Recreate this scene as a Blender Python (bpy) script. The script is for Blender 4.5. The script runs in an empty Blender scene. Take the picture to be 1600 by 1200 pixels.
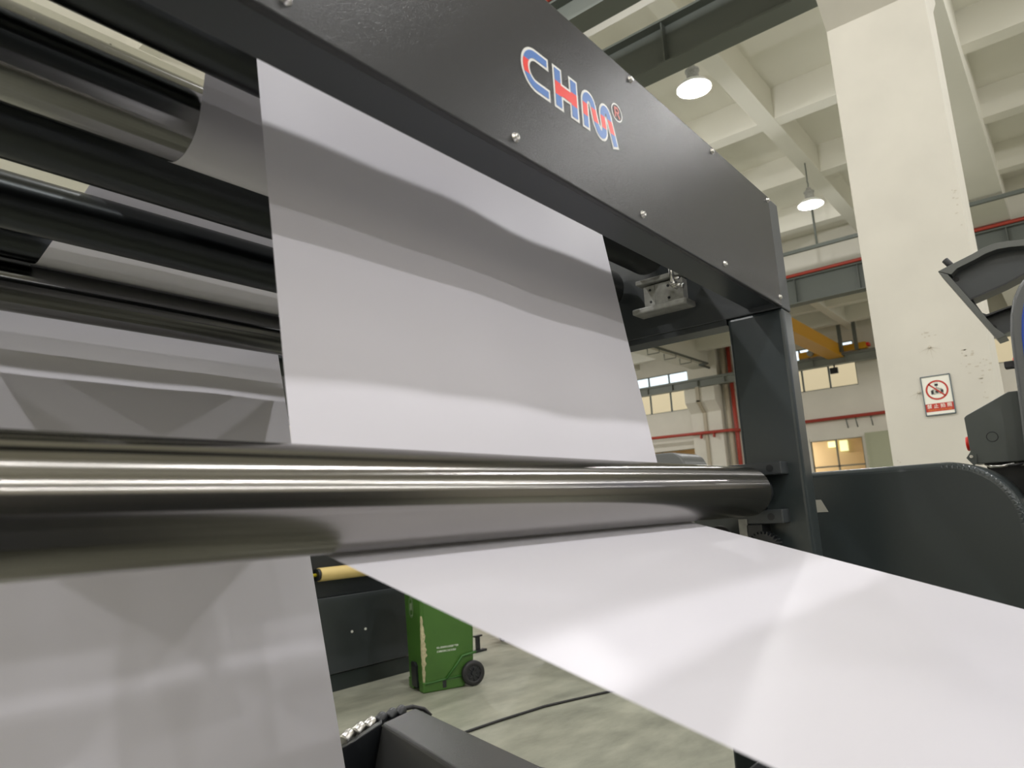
import bpy, bmesh, math, random
from mathutils import Vector, Matrix
C = bpy.context.scene
rnd = random.Random(7)
H = 1.35                      # lens height above the floor; the machine was measured from the lens

# ------------------------------------------------------------------ camera, world, exposure
cd = bpy.data.cameras.new('camera'); cam = bpy.data.objects.new('camera', cd); C.collection.objects.link(cam)
cd.sensor_width = 36.0; cd.lens = 1099.73 / 1600 * 36
right = Vector((0.63216, -0.77295, -0.05399)); down = Vector((0.11036, 0.15879, -0.98112)); fwd = Vector((0.76693, 0.61427, 0.18569))
m = Matrix.Identity(4)
for i in range(3):
    m[i][0] = right[i]; m[i][1] = -down[i]; m[i][2] = -fwd[i]
m[0][3] = 0; m[1][3] = 0; m[2][3] = H
cam.matrix_world = m
cd.clip_start = 0.02; cd.clip_end = 200
cd.dof.use_dof = True; cd.dof.focus_distance = 2.4; cd.dof.aperture_fstop = 4.4
C.camera = cam
C.view_settings.view_transform = 'Standard'; C.view_settings.look = 'None'
C.view_settings.exposure = -0.03; C.view_settings.gamma = 1.0; C.view_settings.use_curve_mapping = False
C.cycles.use_denoising = True
C.cycles.max_bounces = 8; C.cycles.diffuse_bounces = 4; C.cycles.glossy_bounces = 5
C.cycles.sample_clamp_indirect = 6.0
W = bpy.data.worlds.new('overcast_sky'); C.world = W; W.use_nodes = True
W.node_tree.nodes['Background'].inputs[0].default_value = (0.86, 0.93, 1.0, 1)
W.node_tree.nodes['Background'].inputs[1].default_value = 1.5
LAMP_W = 76.0                # power of every high bay lamp (built below)
LAMP_COL = (1.0, 0.985, 0.985)

# ------------------------------------------------------------------ materials
MATS = {}
def mat(name, col, rough=0.5, metal=0.0, bump=0.0, bscale=300.0, var=0.0, vscale=3.0, coat=0.0, spec=0.5, aniso=0.0, emit=0.0, ecol=None, var2=None):
    if name in MATS: return MATS[name]
    M = bpy.data.materials.new(name); M.use_nodes = True; MATS[name] = M
    nt = M.node_tree; b = nt.nodes['Principled BSDF']
    b.inputs['Base Color'].default_value = (*col, 1); b.inputs['Roughness'].default_value = rough
    b.inputs['Metallic'].default_value = metal; b.inputs['Specular IOR Level'].default_value = spec
    b.inputs['Coat Weight'].default_value = coat; b.inputs['Coat Roughness'].default_value = 0.08
    if emit:
        b.inputs['Emission Color'].default_value = (*(ecol or col), 1); b.inputs['Emission Strength'].default_value = emit
    tc = nt.nodes.new('ShaderNodeTexCoord')
    if var:
        n = nt.nodes.new('ShaderNodeTexNoise'); n.inputs['Scale'].default_value = vscale; n.inputs['Detail'].default_value = 6
        r = nt.nodes.new('ShaderNodeValToRGB'); r.color_ramp.elements[0].position = 0.3; r.color_ramp.elements[1].position = 0.7
        c2 = var2 or tuple(x * (1 - var) for x in col)
        r.color_ramp.elements[0].color = (*c2, 1); r.color_ramp.elements[1].color = (*[min(1, x * (1 + var * 0.3)) for x in col], 1)
        nt.links.new(tc.outputs['Object'], n.inputs['Vector']); nt.links.new(n.outputs['Fac'], r.inputs['Fac']); nt.links.new(r.outputs['Color'], b.inputs['Base Color'])
    if bump:
        n = nt.nodes.new('ShaderNodeTexNoise'); n.inputs['Scale'].default_value = bscale; n.inputs['Detail'].default_value = 2
        bp = nt.nodes.new('ShaderNodeBump'); bp.inputs['Strength'].default_value = bump; bp.inputs['Distance'].default_value = 0.002
        nt.links.new(tc.outputs['Object'], n.inputs['Vector']); nt.links.new(n.outputs['Fac'], bp.inputs['Height']); nt.links.new(bp.outputs['Normal'], b.inputs['Normal'])
    if aniso:
        b.inputs['Anisotropic'].default_value = aniso; b.inputs['Anisotropic Rotation'].default_value = 0.25
        t = nt.nodes.new('ShaderNodeTangent'); t.direction_type = 'RADIAL'; t.axis = 'X'
        nt.links.new(t.outputs['Tangent'], b.inputs['Tangent'])
    return M
paint = mat('charcoal_powder_coat', (0.046, 0.047, 0.048), 0.25, bump=0.3, bscale=420, spec=0.17)
paint_s = mat('charcoal_smooth_paint', (0.040, 0.046, 0.050), 0.38, bump=0.06, bscale=300)
paint_g = mat('greenish_charcoal_paint', (0.032, 0.041, 0.043), 0.30, bump=0.05, bscale=200)
dark = mat('near_black_paint', (0.012, 0.014, 0.017), 0.4)
chrome = mat('ground_chrome', (0.29, 0.28, 0.265), 0.19, 1.0, aniso=1.0)
rchrome = mat('rear_chrome_dark_reflection', (0.14, 0.14, 0.138), 0.18, 1.0, aniso=1.0)  # chrome copy, its colour darkened to imitate dark surroundings in the reflection
bchrome = mat('upper_chrome_dark_reflection', (0.24, 0.24, 0.235), 0.16, 1.0, aniso=1.0)  # chrome copy darkened less, dark reflections again put into the tint
dchrome = mat('dark_anodised_roller', (0.055, 0.06, 0.062), 0.34, 1.0, aniso=0.9)
steel = mat('bright_zinc', (0.62, 0.61, 0.58), 0.28, 1.0)
castgrey = mat('grey_cast_bracket', (0.36, 0.36, 0.33), 0.55, var=0.25, vscale=40)
black = mat('black_rubber', (0.015, 0.015, 0.016), 0.55)
plaster = mat('cream_plaster', (0.80, 0.765, 0.67), 0.85, bump=0.1, bscale=30, var=0.05, vscale=1.2)
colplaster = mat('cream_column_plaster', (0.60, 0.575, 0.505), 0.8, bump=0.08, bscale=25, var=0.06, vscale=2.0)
ceilpaint = mat('ceiling_plaster', (0.84, 0.82, 0.735), 0.9, var=0.06, vscale=0.5)
girdergrey = mat('grey_green_steel', (0.13, 0.145, 0.13), 0.5)
redp = mat('red_pipe_paint', (0.42, 0.05, 0.03), 0.4)
beigep = mat('beige_pipe', (0.5, 0.44, 0.33), 0.5)
yellow = mat('crane_yellow', (0.72, 0.36, 0.015), 0.4)
white = mat('white_enamel', (0.82, 0.82, 0.78), 0.4)
smudge = mat('grey_scuff', (0.50, 0.46, 0.38), 0.9)
farsteel = mat('pale_grey_green_steel', (0.27, 0.29, 0.26), 0.5)
green = mat('bin_green', (0.052, 0.145, 0.020), 0.42, bump=0.08, bscale=150, var=0.12, vscale=5)
greend = mat('bin_green_rib', (0.03, 0.12, 0.017), 0.5)
blue = mat('blue_sticker', (0.07, 0.19, 0.52), 0.4)
redm = mat('red_sticker', (0.85, 0.03, 0.015), 0.4)
redpale = mat('pale_red_sticker', (0.62, 0.12, 0.09), 0.4)
signwhite = mat('sign_white', (0.80, 0.79, 0.70), 0.5)
signred = mat('sign_red', (0.48, 0.035, 0.02), 0.5)
signframe = mat('blue_grey_frame', (0.10, 0.13, 0.15), 0.4)
orange = mat('orange_print', (0.75, 0.30, 0.05), 0.5)
signgrey = mat('sign_grey', (0.3, 0.3, 0.26), 0.5)
kraft = mat('yellow_kraft_core', (0.62, 0.47, 0.18), 0.55)
gold = mat('yellow_shaft', (0.55, 0.45, 0.02), 0.4)
peach = mat('peach_building', (0.78, 0.58, 0.36), 0.9)
bluegrey = mat('grey_roofing', (0.42, 0.46, 0.46), 0.8)
palegreen = mat('pale_green_panel', (0.44, 0.45, 0.31), 0.6)
winframe = mat('window_frame_paint', (0.25, 0.23, 0.17), 0.5)
consoleblue = mat('console_blue', (0.015, 0.06, 0.36), 0.35)
consolegrey = mat('console_grey', (0.10, 0.105, 0.105), 0.35, bump=0.1, bscale=300)
dust = mat('dried_cream_scrape', (0.50, 0.46, 0.28), 0.9, var=0.3, vscale=60)
flangegrey = mat('flange_grey', (0.11, 0.117, 0.109), 0.4)
boxgrey = mat('control_box_grey', (0.075, 0.085, 0.078), 0.5)
tape = mat('masking_tape', (0.42, 0.41, 0.36), 0.8)
bulbm = mat('frosted_bulb', (0.95, 0.95, 0.9), 0.3, emit=6.0)
lensm = mat('lamp_glass', (0.9, 0.93, 0.88), 0.2, emit=1.2)
roomlamp = mat('office_lamp_panel', (0.9, 0.9, 0.6), 0.5, emit=1.0, ecol=(0.85, 0.9, 0.5))
wood = mat('reddish_board', (0.22, 0.07, 0.04), 0.6)
# coated paper: white, a little glossy, lets some light through
paper = bpy.data.materials.new('coated_paper'); paper.use_nodes = True
nt = paper.node_tree; pb = nt.nodes['Principled BSDF']
pb.inputs['Base Color'].default_value = (0.79, 0.772, 0.835, 1); pb.inputs['Roughness'].default_value = 0.38; pb.inputs['Specular IOR Level'].default_value = 0.22
tr = nt.nodes.new('ShaderNodeBsdfTranslucent'); tr.inputs[0].default_value = (0.79, 0.77, 0.82, 1)
mx = nt.nodes.new('ShaderNodeMixShader'); mx.inputs[0].default_value = 0.12
nt.links.new(pb.outputs[0], mx.inputs[1]); nt.links.new(tr.outputs[0], mx.inputs[2]); nt.links.new(mx.outputs[0], nt.nodes['Material Output'].inputs['Surface'])
# concrete floor
floorm = bpy.data.materials.new('sealed_concrete'); floorm.use_nodes = True
nt = floorm.node_tree; fb = nt.nodes['Principled BSDF']; fb.inputs['Roughness'].default_value = 0.38
tc = nt.nodes.new('ShaderNodeTexCoord'); mp = nt.nodes.new('ShaderNodeMapping'); mp.inputs['Scale'].default_value = (1.0, 2.2, 1)
n1 = nt.nodes.new('ShaderNodeTexNoise'); n1.inputs['Scale'].default_value = 1.6; n1.inputs['Detail'].default_value = 8; n1.inputs['Roughness'].default_value = 0.65
r1 = nt.nodes.new('ShaderNodeValToRGB')
r1.color_ramp.elements[0].position = 0.32; r1.color_ramp.elements[0].color = (0.20, 0.205, 0.16, 1)
r1.color_ramp.elements[1].position = 0.66; r1.color_ramp.elements[1].color = (0.37, 0.37, 0.295, 1)
nt.links.new(tc.outputs['Object'], mp.inputs[0]); nt.links.new(mp.outputs[0], n1.inputs['Vector']); nt.links.new(n1.outputs['Fac'], r1.inputs[0]); nt.links.new(r1.outputs[0], fb.inputs['Base Color'])

# ------------------------------------------------------------------ mesh helpers
class MB:
    """collects shapes, then links them as ONE mesh object"""
    def __init__(s): s.bm = bmesh.new(); s.mi = 0
    def face(s, pts, mi=None):
        vs = [s.bm.verts.new(Vector(p)) for p in pts]
        f = s.bm.faces.new(vs); f.material_index = s.mi if mi is None else mi; return f
    def box(s, x0, x1, y0, y1, z0, z1, bev=0.0, seg=2):
        t = bmesh.new(); bmesh.ops.create_cube(t, size=1.0)
        for v in t.verts:
            v.co = Vector(((x0 + x1) / 2 + v.co.x * (x1 - x0), (y0 + y1) / 2 + v.co.y * (y1 - y0), (z0 + z1) / 2 + v.co.z * (z1 - z0)))
        if bev: bmesh.ops.bevel(t, geom=list(t.edges), offset=bev, segments=seg, profile=0.5, affect='EDGES')
        s.merge(t); return s
    def merge(s, t, M=None):
        if M is not None: bmesh.ops.transform(t, matrix=M, verts=t.verts)
        mp = {v: s.bm.verts.new(v.co) for v in t.verts}
        for f in t.faces:
            try:
                g = s.bm.faces.new([mp[v] for v in f.verts]); g.material_index = s.mi; g.smooth = f.smooth
            except ValueError: pass
        t.free()
    def cyl(s, p0, p1, r, r2=None, n=32, bev=0.0, caps=True):
        p0 = Vector(p0); p1 = Vector(p1); d = p1 - p0; L = d.length
        r2 = r if r2 is None else r2
        prof = [(r, 0), (r2, L)]
        if bev: prof = [(r - bev, 0), (r - bev * 0.3, bev * 0.3), (r, bev), (r2, L - bev), (r2 - bev * 0.3, L - bev * 0.3), (r2 - bev, L)]
        s.lathe(p0, d, prof, n, caps); return s
    def lathe(s, p0, axis, prof, n=32, caps=True):
        z = Vector(axis).normalized(); a = z.orthogonal().normalized(); b = z.cross(a); p0 = Vector(p0)
        rings = []
        for r, h in prof:
            rings.append([s.bm.verts.new(p0 + z * h + (a * math.cos(2 * math.pi * k / n) + b * math.sin(2 * math.pi * k / n)) * max(r, 1e-5)) for k in range(n)])
        for i in range(len(rings) - 1):
            for k in range(n):
                f = s.bm.faces.new([rings[i][k], rings[i][(k + 1) % n], rings[i + 1][(k + 1) % n], rings[i + 1][k]]); f.material_index = s.mi; f.smooth = True
        if caps:
            f = s.bm.faces.new(rings[0][::-1]); f.material_index = s.mi
            f = s.bm.faces.new(rings[-1]); f.material_index = s.mi
        return s
    def prism(s, pts, ext, bev=0.0, seg=2):
        """planar polygon swept along vector ext"""
        t = bmesh.new(); e = Vector(ext)
        a = [t.verts.new(Vector(p)) for p in pts]; b = [t.verts.new(Vector(p) + e) for p in pts]; n = len(pts)
        t.faces.new(a); t.faces.new(b[::-1])
        for k in range(n): t.faces.new([a[k], a[(k + 1) % n], b[(k + 1) % n], b[k]])
        bmesh.ops.recalc_face_normals(t, faces=t.faces)
        if bev: bmesh.ops.bevel(t, geom=list(t.edges), offset=bev, segments=seg, profile=0.5, affect='EDGES')
        s.merge(t); return s
    def tube(s, pts, r, n=10, closed=False):
        pts = [Vector(p) for p in pts]; rings = []; N = len(pts); prev = None
        for i, p in enumerate(pts):
            if closed: d = pts[(i + 1) % N] - pts[i - 1]
            else: d = pts[min(i + 1, N - 1)] - pts[max(i - 1, 0)]
            d.normalize()
            a = (prev - d * prev.dot(d)).normalized() if prev is not None else d.orthogonal().normalized()
            prev = a; b = d.cross(a)
            rings.append([s.bm.verts.new(p + (a * math.cos(2 * math.pi * k / n) + b * math.sin(2 * math.pi * k / n)) * r) for k in range(n)])
        for i in range(N if closed else N - 1):
            q, w = rings[i], rings[(i + 1) % N]
            for k in range(n):
                f = s.bm.faces.new([q[k], q[(k + 1) % n], w[(k + 1) % n], w[k]]); f.material_index = s.mi; f.smooth = True
        if not closed:
            for q in (rings[0][::-1], rings[-1]):
                f = s.bm.faces.new(q); f.material_index = s.mi
        return s
    def build(s, name, mats, parent=None, recalc=True, sharp=35):
        if recalc: bmesh.ops.recalc_face_normals(s.bm, faces=s.bm.faces)
        me = bpy.data.meshes.new(name); s.bm.to_mesh(me); s.bm.free()
        for m_ in (mats if isinstance(mats, (list, tuple)) else [mats]): me.materials.append(m_)
        o = bpy.data.objects.new(name, me); C.collection.objects.link(o)
        if parent is not None:
            o.parent = parent; o.matrix_parent_inverse = Matrix.Identity(4)
            o.location = -world_loc(parent)
        return o
def world_loc(o):
    v = Vector(o.location)
    while o.parent is not None:
        o = o.parent; v = v + Vector(o.location)
    return v
def tag(o, label=None, cat=None, group=None, kind=None):
    if label: o['label'] = label
    if cat: o['category'] = cat
    if group: o['group'] = group
    if kind: o['kind'] = kind
    return o
def thing(name, label, cat, loc=(0, 0, 0), group=None):
    o = bpy.data.objects.new(name, None); C.collection.objects.link(o); o.location = loc; o.empty_display_size = 0.1
    return tag(o, label, cat, group)
def struct(name, mb, m_): return tag(mb.build(name, m_), kind='structure')
def copy_tree(o, parent=None):
    c = o.copy(); C.collection.objects.link(c)
    if parent is not None: c.parent = parent
    for ch in list(o.children): copy_tree(ch, c)
    return c
R_ = lambda x, y, z: (x, y, H + z)          # metres from the lens -> world

# ------------------------------------------------------------------ the building
FAR = 30.0; X_MIN, X_MAX, Y_MIN, Y_MAX = -10.0, FAR, -20.0, 24.0
CEIL = H + 7.25; RIB = H + 6.65; MAIN = H + 6.1
struct('floor', MB().box(X_MIN, X_MAX + 0.3, Y_MIN, Y_MAX, -0.2, 0.0), floorm)
c = MB(); c.box(X_MIN, X_MAX + 0.3, Y_MIN, Y_MAX, CEIL, CEIL + 0.2)
xr = 12.1 - 2.75 * 8
while xr < X_MAX:
    if xr > X_MIN: c.box(xr - 0.15, xr + 0.15, Y_MIN, Y_MAX, RIB + 0.012, CEIL)
    xr += 2.75
for yr in (-17.6, -14.57, -11.6, -8.57, -5.6, -2.35, 3.46, 6.4, 9.43, 16.2, 19.2, 22): c.box(X_MIN, X_MAX, yr - 0.15, yr + 0.15, RIB, CEIL)
for ym in (-10.3, 0.86, 12.75): c.box(X_MIN, X_MAX, ym - 0.38, ym + 0.38, MAIN, CEIL)
for xm in (6.95, 19.95): c.box(xm - 0.25, xm + 0.25, Y_MIN, Y_MAX, MAIN + 0.012, CEIL)
struct('ceiling', c, ceilpaint)
struct('wall_left', MB().box(X_MIN - 0.25, X_MIN, Y_MIN, Y_MAX, 0, CEIL), plaster)
struct('wall_near', MB().box(X_MIN, X_MAX, Y_MIN - 0.25, Y_MIN, 0, CEIL), plaster)
struct('wall_back', MB().box(X_MIN, X_MAX, Y_MAX, Y_MAX + 0.25, 0, CEIL), plaster)
# far wall with openings (grid of boxes around the windows)
opens = [(6.5, 10.7, H + 4.42, H + 6.22), (13.55, 17.75, H + 4.42, H + 6.22), (-1.2, 3.0, H + 4.42, H + 6.22), (6.66, 8.62, H + 0.0, H + 2.36), (13.6, 17.0, H + 0.0, H + 2.62)]
ys = sorted({Y_MIN, Y_MAX, *[o[0] for o in opens], *[o[1] for o in opens]}); zs = sorted({0.0, CEIL, *[o[2] for o in opens], *[o[3] for o in opens]})
w = MB()
for a, b in zip(ys, ys[1:]):
    for e, f in zip(zs, zs[1:]):
        my, mz = (a + b) / 2, (e + f) / 2
        if any(o[0] < my < o[1] and o[2] < mz < o[3] for o in opens): continue
        w.box(FAR, FAR + 0.25, a, b, e, f)
struct('wall_far', w, plaster)
glass = mat('window_glass', (0.9, 0.95, 0.93), 0.03); glass.node_tree.nodes['Principled BSDF'].inputs['Transmission Weight'].default_value = 1.0; glass.node_tree.nodes['Principled BSDF'].inputs['IOR'].default_value = 1.02
for i, (y0, y1, z0, z1) in enumerate(opens):
    f = MB(); n = 4 if i < 3 else 2; t = 0.03
    for k in range(n + 1):
        y = y0 + (y1 - y0) * k / n; f.box(FAR + 0.02, FAR + 0.09, max(y0, y - t), min(y1, y + t), z0, z1)
    for z in ((z0, z1, z0 + (z1 - z0) * 0.55)): f.box(FAR + 0.02, FAR + 0.09, y0, y1, max(z0, z - t), min(z1, z + t))
    fo = struct('window_%d' % (i + 1), f, winframe if i > 2 else girdergrey)
    g = MB().box(FAR + 0.05, FAR + 0.056, y0, y1, z0, z1).build('pane', glass, fo)
# concrete column with a flared bracket carrying the crane rail beams
XC = 6.6; YA, YB = 0.456, 1.257
col = MB(); col.box(XC, XC + 0.7, YA, YB, 0, MAIN + 0.1)
col.prism([R_(XC + 0.01, YA, 4.32), R_(XC - 0.55, YA, 4.77), R_(XC - 0.55, YA, 5.25), R_(XC + 0.01, YA, 5.25)], (0, YB - YA, 0))
col.prism([R_(XC + 0.69, YA, 4.5), R_(XC + 1.2, YA, 4.9), R_(XC + 1.2, YA, 5.25), R_(XC + 0.69, YA, 5.25)], (0, YB - YA, 0))
column = tag(col.build('column', colplaster), kind='structure')
# scuffs and old anchor stars on the column face
def scuff(y, z, dy, dz, k, seed):
    r = random.Random(seed); b = MB()
    for i in range(k):
        yy = y + r.uniform(-dy, dy); zz = z + r.uniform(-dz, dz); a = r.uniform(0.002, 0.007); e = r.uniform(0.5, 3.5)
        b.face([R_(XC - 0.001, yy + a * e * math.cos(t) , zz + a * math.sin(t)) for t in [j * math.pi / 4 for j in range(8)]])
    return b
sc = MB()
for y, z, dy, dz, k, sd in ((0.56, 0.98, 0.10, 0.05, 12, 1), (0.53, 0.70, 0.02, 0.30, 14, 2), (0.60, 1.10, 0.06, 0.03, 8, 3), (1.15, 0.2, 0.08, 0.12, 12, 4), (0.85, 1.3, 0.05, 0.03, 6, 5), (0.50, 2.3, 0.015, 0.25, 8, 6)):
    t = scuff(y, z, dy, dz, k, sd); s2 = bpy.data.meshes.new('tmp'); t.bm.to_mesh(s2); sc.bm.from_mesh(s2); t.bm.free(); bpy.data.meshes.remove(s2)
for y, z in ((0.855, 1.19), (0.985, 0.83)):
    for a in (200, 235, 265, 300, 340):
        L = rnd.uniform(0.06, 0.11); d = Vector((0, math.cos(math.radians(a)), math.sin(math.radians(a)))); q = Vector((0, -d.z, d.y)) * 0.0022
        p = Vector(R_(XC - 0.001, y, z)); sc.face([p + q, p + d * L + q * 0.3, p + d * L - q * 0.3, p - q])
    sc.cyl(R_(XC, y, z), R_(XC - 0.012, y, z + 0.004), 0.010, n=10)
sco = sc.build('scuff_marks', smudge, column)
# pilaster on the far wall, cable tray, doors and panels
p = MB(); p.box(FAR - 0.45, FAR, 12.05, 13.45, 0, CEIL); p.prism([(FAR - 0.45, 12.05, H + 4.1), (FAR - 0.95, 12.05, H + 4.55), (FAR - 0.95, 12.05, H + 5.15), (FAR - 0.45, 12.05, H + 5.15)], (0, 1.4, 0))
struct('pilaster', p, plaster)
struct('trim_1', MB().box(FAR - 0.06, FAR, 8.62, 10.6, H + 2.36, H + 2.5), plaster)
# neighbouring building outside the windows
nb = thing('neighbouring_building', 'peach building with grey lean-to roof outside the high windows', 'building', (41, 8, 0))
MB().box(41, 45, -12, 26, 0, H + 7.3).build('facade', peach, nb)
MB().prism([(36.5, -12, H + 4.2), (41, -12, H + 5.6), (41, -12, H + 5.5), (36.5, -12, H + 4.1)], (0, 38, 0)).build('lean_to_roof', bluegrey, nb)
struct('ground', MB().box(FAR + 0.3, 60, -20, 34, -0.25, -0.1), floorm)
# office behind the ground floor windows
of = MB(); of.box(33.2, 33.4, 5, 18, 0, H + 3); of.box(FAR + 0.26, 33.2, 5, 18, H + 3, H + 3.1); of.box(FAR + 0.26, 33.2, 4.9, 5, 0, H + 3); of.box(FAR + 0.26, 33.2, 18, 18.1, 0, H + 3)
struct('wall_office', of, peach)
for k, y in enumerate((8.6, 8.12)):
    t = tag(MB().box(33.05, 33.19, y - 0.16, y + 0.16, H + (2.26 if k == 0 else 2.06), H + 2.52, 0.02).build('office_light', roomlamp), ('left' if k == 0 else 'right') + ' of two glowing yellowish light panels behind the low window', 'light', 'light panels behind the low window')

ol = thing('added_office_lamp', 'unseen lamp added inside the office to brighten it behind low windows', 'lamp', (31.8, 11, H + 2.95))  # unseen lamp and its area light, added to brighten the office
MB().box(31.2, 32.4, 9.5, 12.5, H + 2.94, H + 3.0).build('housing', white, ol)
Lo = bpy.data.lights.new('office_light', 'AREA'); Lo.shape = 'RECTANGLE'; Lo.size = 1.0; Lo.size_y = 3.0; Lo.energy = 160; Lo.color = (1, 0.93, 0.8)
oo = bpy.data.objects.new('added_office_fill', Lo); C.collection.objects.link(oo); oo.parent = ol; oo.location = (0, 0, -0.03)
# crane rail beams along the columns
def girder(label, x, z0, z1, y0, y1, w, step, red, group='steel crane rail beams', girdergrey=girdergrey):
    t = thing('crane_girder', label, 'beam', (x, (y0 + y1) / 2, z0), group)
    b = MB(); b.box(x - w / 2, x + w / 2, y0, y1, z0, z0 + 0.03); b.box(x - w / 2, x + w / 2, y0, y1, z1 - 0.03, z1); b.box(x - 0.012, x + 0.012, y0, y1, z0 + 0.03, z1 - 0.03)
    b.build('beam', girdergrey, t)
    y = y0 + 0.2; k = 0
    s0 = MB().box(x - w / 2 + 0.02, x - 0.012, y - 0.008, y + 0.008, z0 + 0.03, z1 - 0.03).build('stiffener', girdergrey, t)
    while y + step < y1:
        y += step; k += 1; s1 = s0.copy(); C.collection.objects.link(s1); s1.location = s0.location + Vector((0, step * k, 0))
    MB().box(x - 0.04, x + 0.04, y0, y1, z1, z1 + 0.08).build('rail', girdergrey, t)
    if red:
        r = MB()
        r.tube([(x - w / 2 - 0.02, y0, z1 + red), (x - w / 2 - 0.02, y1, z1 + red)], 0.045, 8); r.build('red_conductor', redp, t)
    return t
girder('dark crane beam nearest the top of the cream column, seen at the very top', 6.0, H + 5.3, H + 5.66, -6, 20, 0.28, 1.5, 0.04)
girder('dark crane beam above the glowing lamp, running behind the column', 7.42, H + 5.3, H + 5.9, -6, 20, 0.28, 1.5, 0)
girder('dark crane beam with a red pipe on top, halfway to the far wall', 19.4, H + 5.26, H + 5.98, -6, 20, 0.34, 1.6, 0.06)
girder('grey crane beam along the far windows, carrying the yellow crane', 29.55, H + 5.26, H + 5.60, -6, 22, 0.3, 1.25, 0, girdergrey=farsteel)
# hangers above the far beam
for k, (y, x) in enumerate(((6.75, 29.15), (6.2, 29.15))):
    b = MB(); b.box(x - 0.07, x + 0.07, y - 0.06, y + 0.06, H + 5.65, CEIL - 0.005)
    tag(b.build('steel_hanger', girdergrey), ('left' if k == 0 else 'right') + ' of two dark steel posts hanging above the end of the yellow crane', 'post', 'steel posts above the crane')
# overhead conduits
def pipe(name, label, cat, pts, r, m_, group=None): return tag(MB().tube(pts, r, 10).build(name, m_), label, cat, group)
cdt = thing('overhead_conduit', 'thin grey conduit above the red-topped beam on ceiling drop rods', 'conduit', (17.27, 4, H + 6.0))
MB().box(17.23, 17.31, -4, 9, H + 5.97, H + 6.05).build('tray', girdergrey, cdt)
for y in (-1.9, 1.45, 4.2, 7.6): MB().tube([(17.27, y, H + 6.05), (17.27, y, CEIL - 0.005)], 0.025, 8).build('drop_rod', girdergrey, cdt)
cd2 = thing('ceiling_conduit', 'dark conduit running under the far ceiling toward the pilaster', 'conduit', (27, 12, H + 6.0))
MB().tube([(20.6, 11.95, H + 6.03), (28.4, 11.95, H + 6.03), (28.4, 12.3, H + 6.03), (29.4, 12.3, H + 6.03)], 0.05, 8).build('pipe', girdergrey, cd2)
for x in (22.6, 24.0, 25.4, 26.8): MB().tube([(x, 11.95, H + 6.0), (x, 11.95, H + 5.86), (x, 12.45, H + 5.86), (x, 12.45, H + 6.11)], 0.02, 6).build('hanger', girdergrey, cd2)
rp = thing('red_fire_pipe', 'horizontal dull red fire pipe on brackets along the far wall', 'pipe', (29.8, 10, H + 3.2))
MB().tube([(29.78, -4, H + 3.17), (29.78, 11.4, H + 3.17), (29.45, 11.45, H + 3.17), (29.37, 11.6, H + 3.17), (29.37, 20, H + 3.3)], 0.07, 10).build('pipe', redp, rp)
for y in (7.1, 6.75, 6.2): MB().tube([(29.98, y, H + 2.75), (29.78, y, H + 3.1), (29.98, y, H + 3.1)], 0.02, 6).build('bracket', girdergrey, rp)
for y in (12.4, 13.0): MB().box(29.30, 29.455, y - 0.03, y + 0.03, H + 2.95, H + 3.12).build('bracket', redp, rp)
pipe('red_riser', 'vertical red pipe beside the machine post on far wall', 'pipe', [(29.86, 11.55, 0), (29.86, 11.55, CEIL - 0.01)], 0.09, redp)
pipe('beige_downpipe', 'thick beige vertical pipe beside the red riser', 'pipe', [(29.86, 11.82, 0), (29.86, 11.82, CEIL - 0.01)], 0.12, beigep)
cb = MB(); cb.box(29.46, 29.54, 12.72, 12.86, 0, H + 4.08); cb.prism([(29.46, 12.72, H + 4.08), (28.96, 12.72, H + 4.53), (28.96, 12.72, H + 4.6), (29.54, 12.72, H + 4.1)], (0, 0.16, 0)); cb.box(28.96, 29.04, 12.72, 12.88, H + 4.53, H + 5.2)
tag(cb.build('cable_duct', beigep), 'metal cable duct stepping down the face of the far pilaster', 'duct')
wd = thing('wall_cabinet', 'tall pale green cabinet beside the low far window', 'cabinet', (29.7, 6.2, 0))
MB().box(29.5, 29.98, 5.3, 6.45, 0, H + 2.45, 0.01).build('body', palegreen, wd)
MB().box(29.47, 29.5, 5.34, 6.3, 0.1, H + 2.40).build('door', palegreen, wd)
# yellow overhead crane
cr = thing('overhead_crane', 'yellow overhead travelling crane high up by the far windows', 'crane', (25, 7.05, H + 5.8))
b = MB(); b.box(20.3, 29.38, 6.82, 7.28, H + 5.50, H + 6.02, 0.02); b.box(20.3, 29.38, 6.76, 7.34, H + 5.48, H + 5.52); b.build('bridge_beam', yellow, cr)
b = MB(); b.box(29.35, 29.75, 5.9, 8.45, H + 5.70, H + 5.95, 0.02); b.build('end_carriage', yellow, cr)
for y in (6.2, 8.1): MB().cyl((29.50, y, H + 5.765), (29.60, y, H + 5.765), 0.08, n=20).build('wheel', dark, cr)
MB().cyl((29.345, 7.95, H + 5.83), (29.15, 7.95, H + 5.83), 0.12, n=20, bev=0.02).build('drive_motor', castgrey, cr)
MB().box(29.35, 29.7, 5.8, 5.9, H + 5.78, H + 5.9, 0.01).build('buffer', redm, cr)
fl = MB(); fl.box(29.40, 29.53, 7.05, 7.35, H + 4.9, H + 5.14, 0.02); fl.box(29.45, 29.49, 7.15, 7.2, H + 5.13, H + 5.26)
tag(fl.build('floodlight', dark), 'small dark floodlight clamped under the grey crane beam', 'light')
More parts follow.
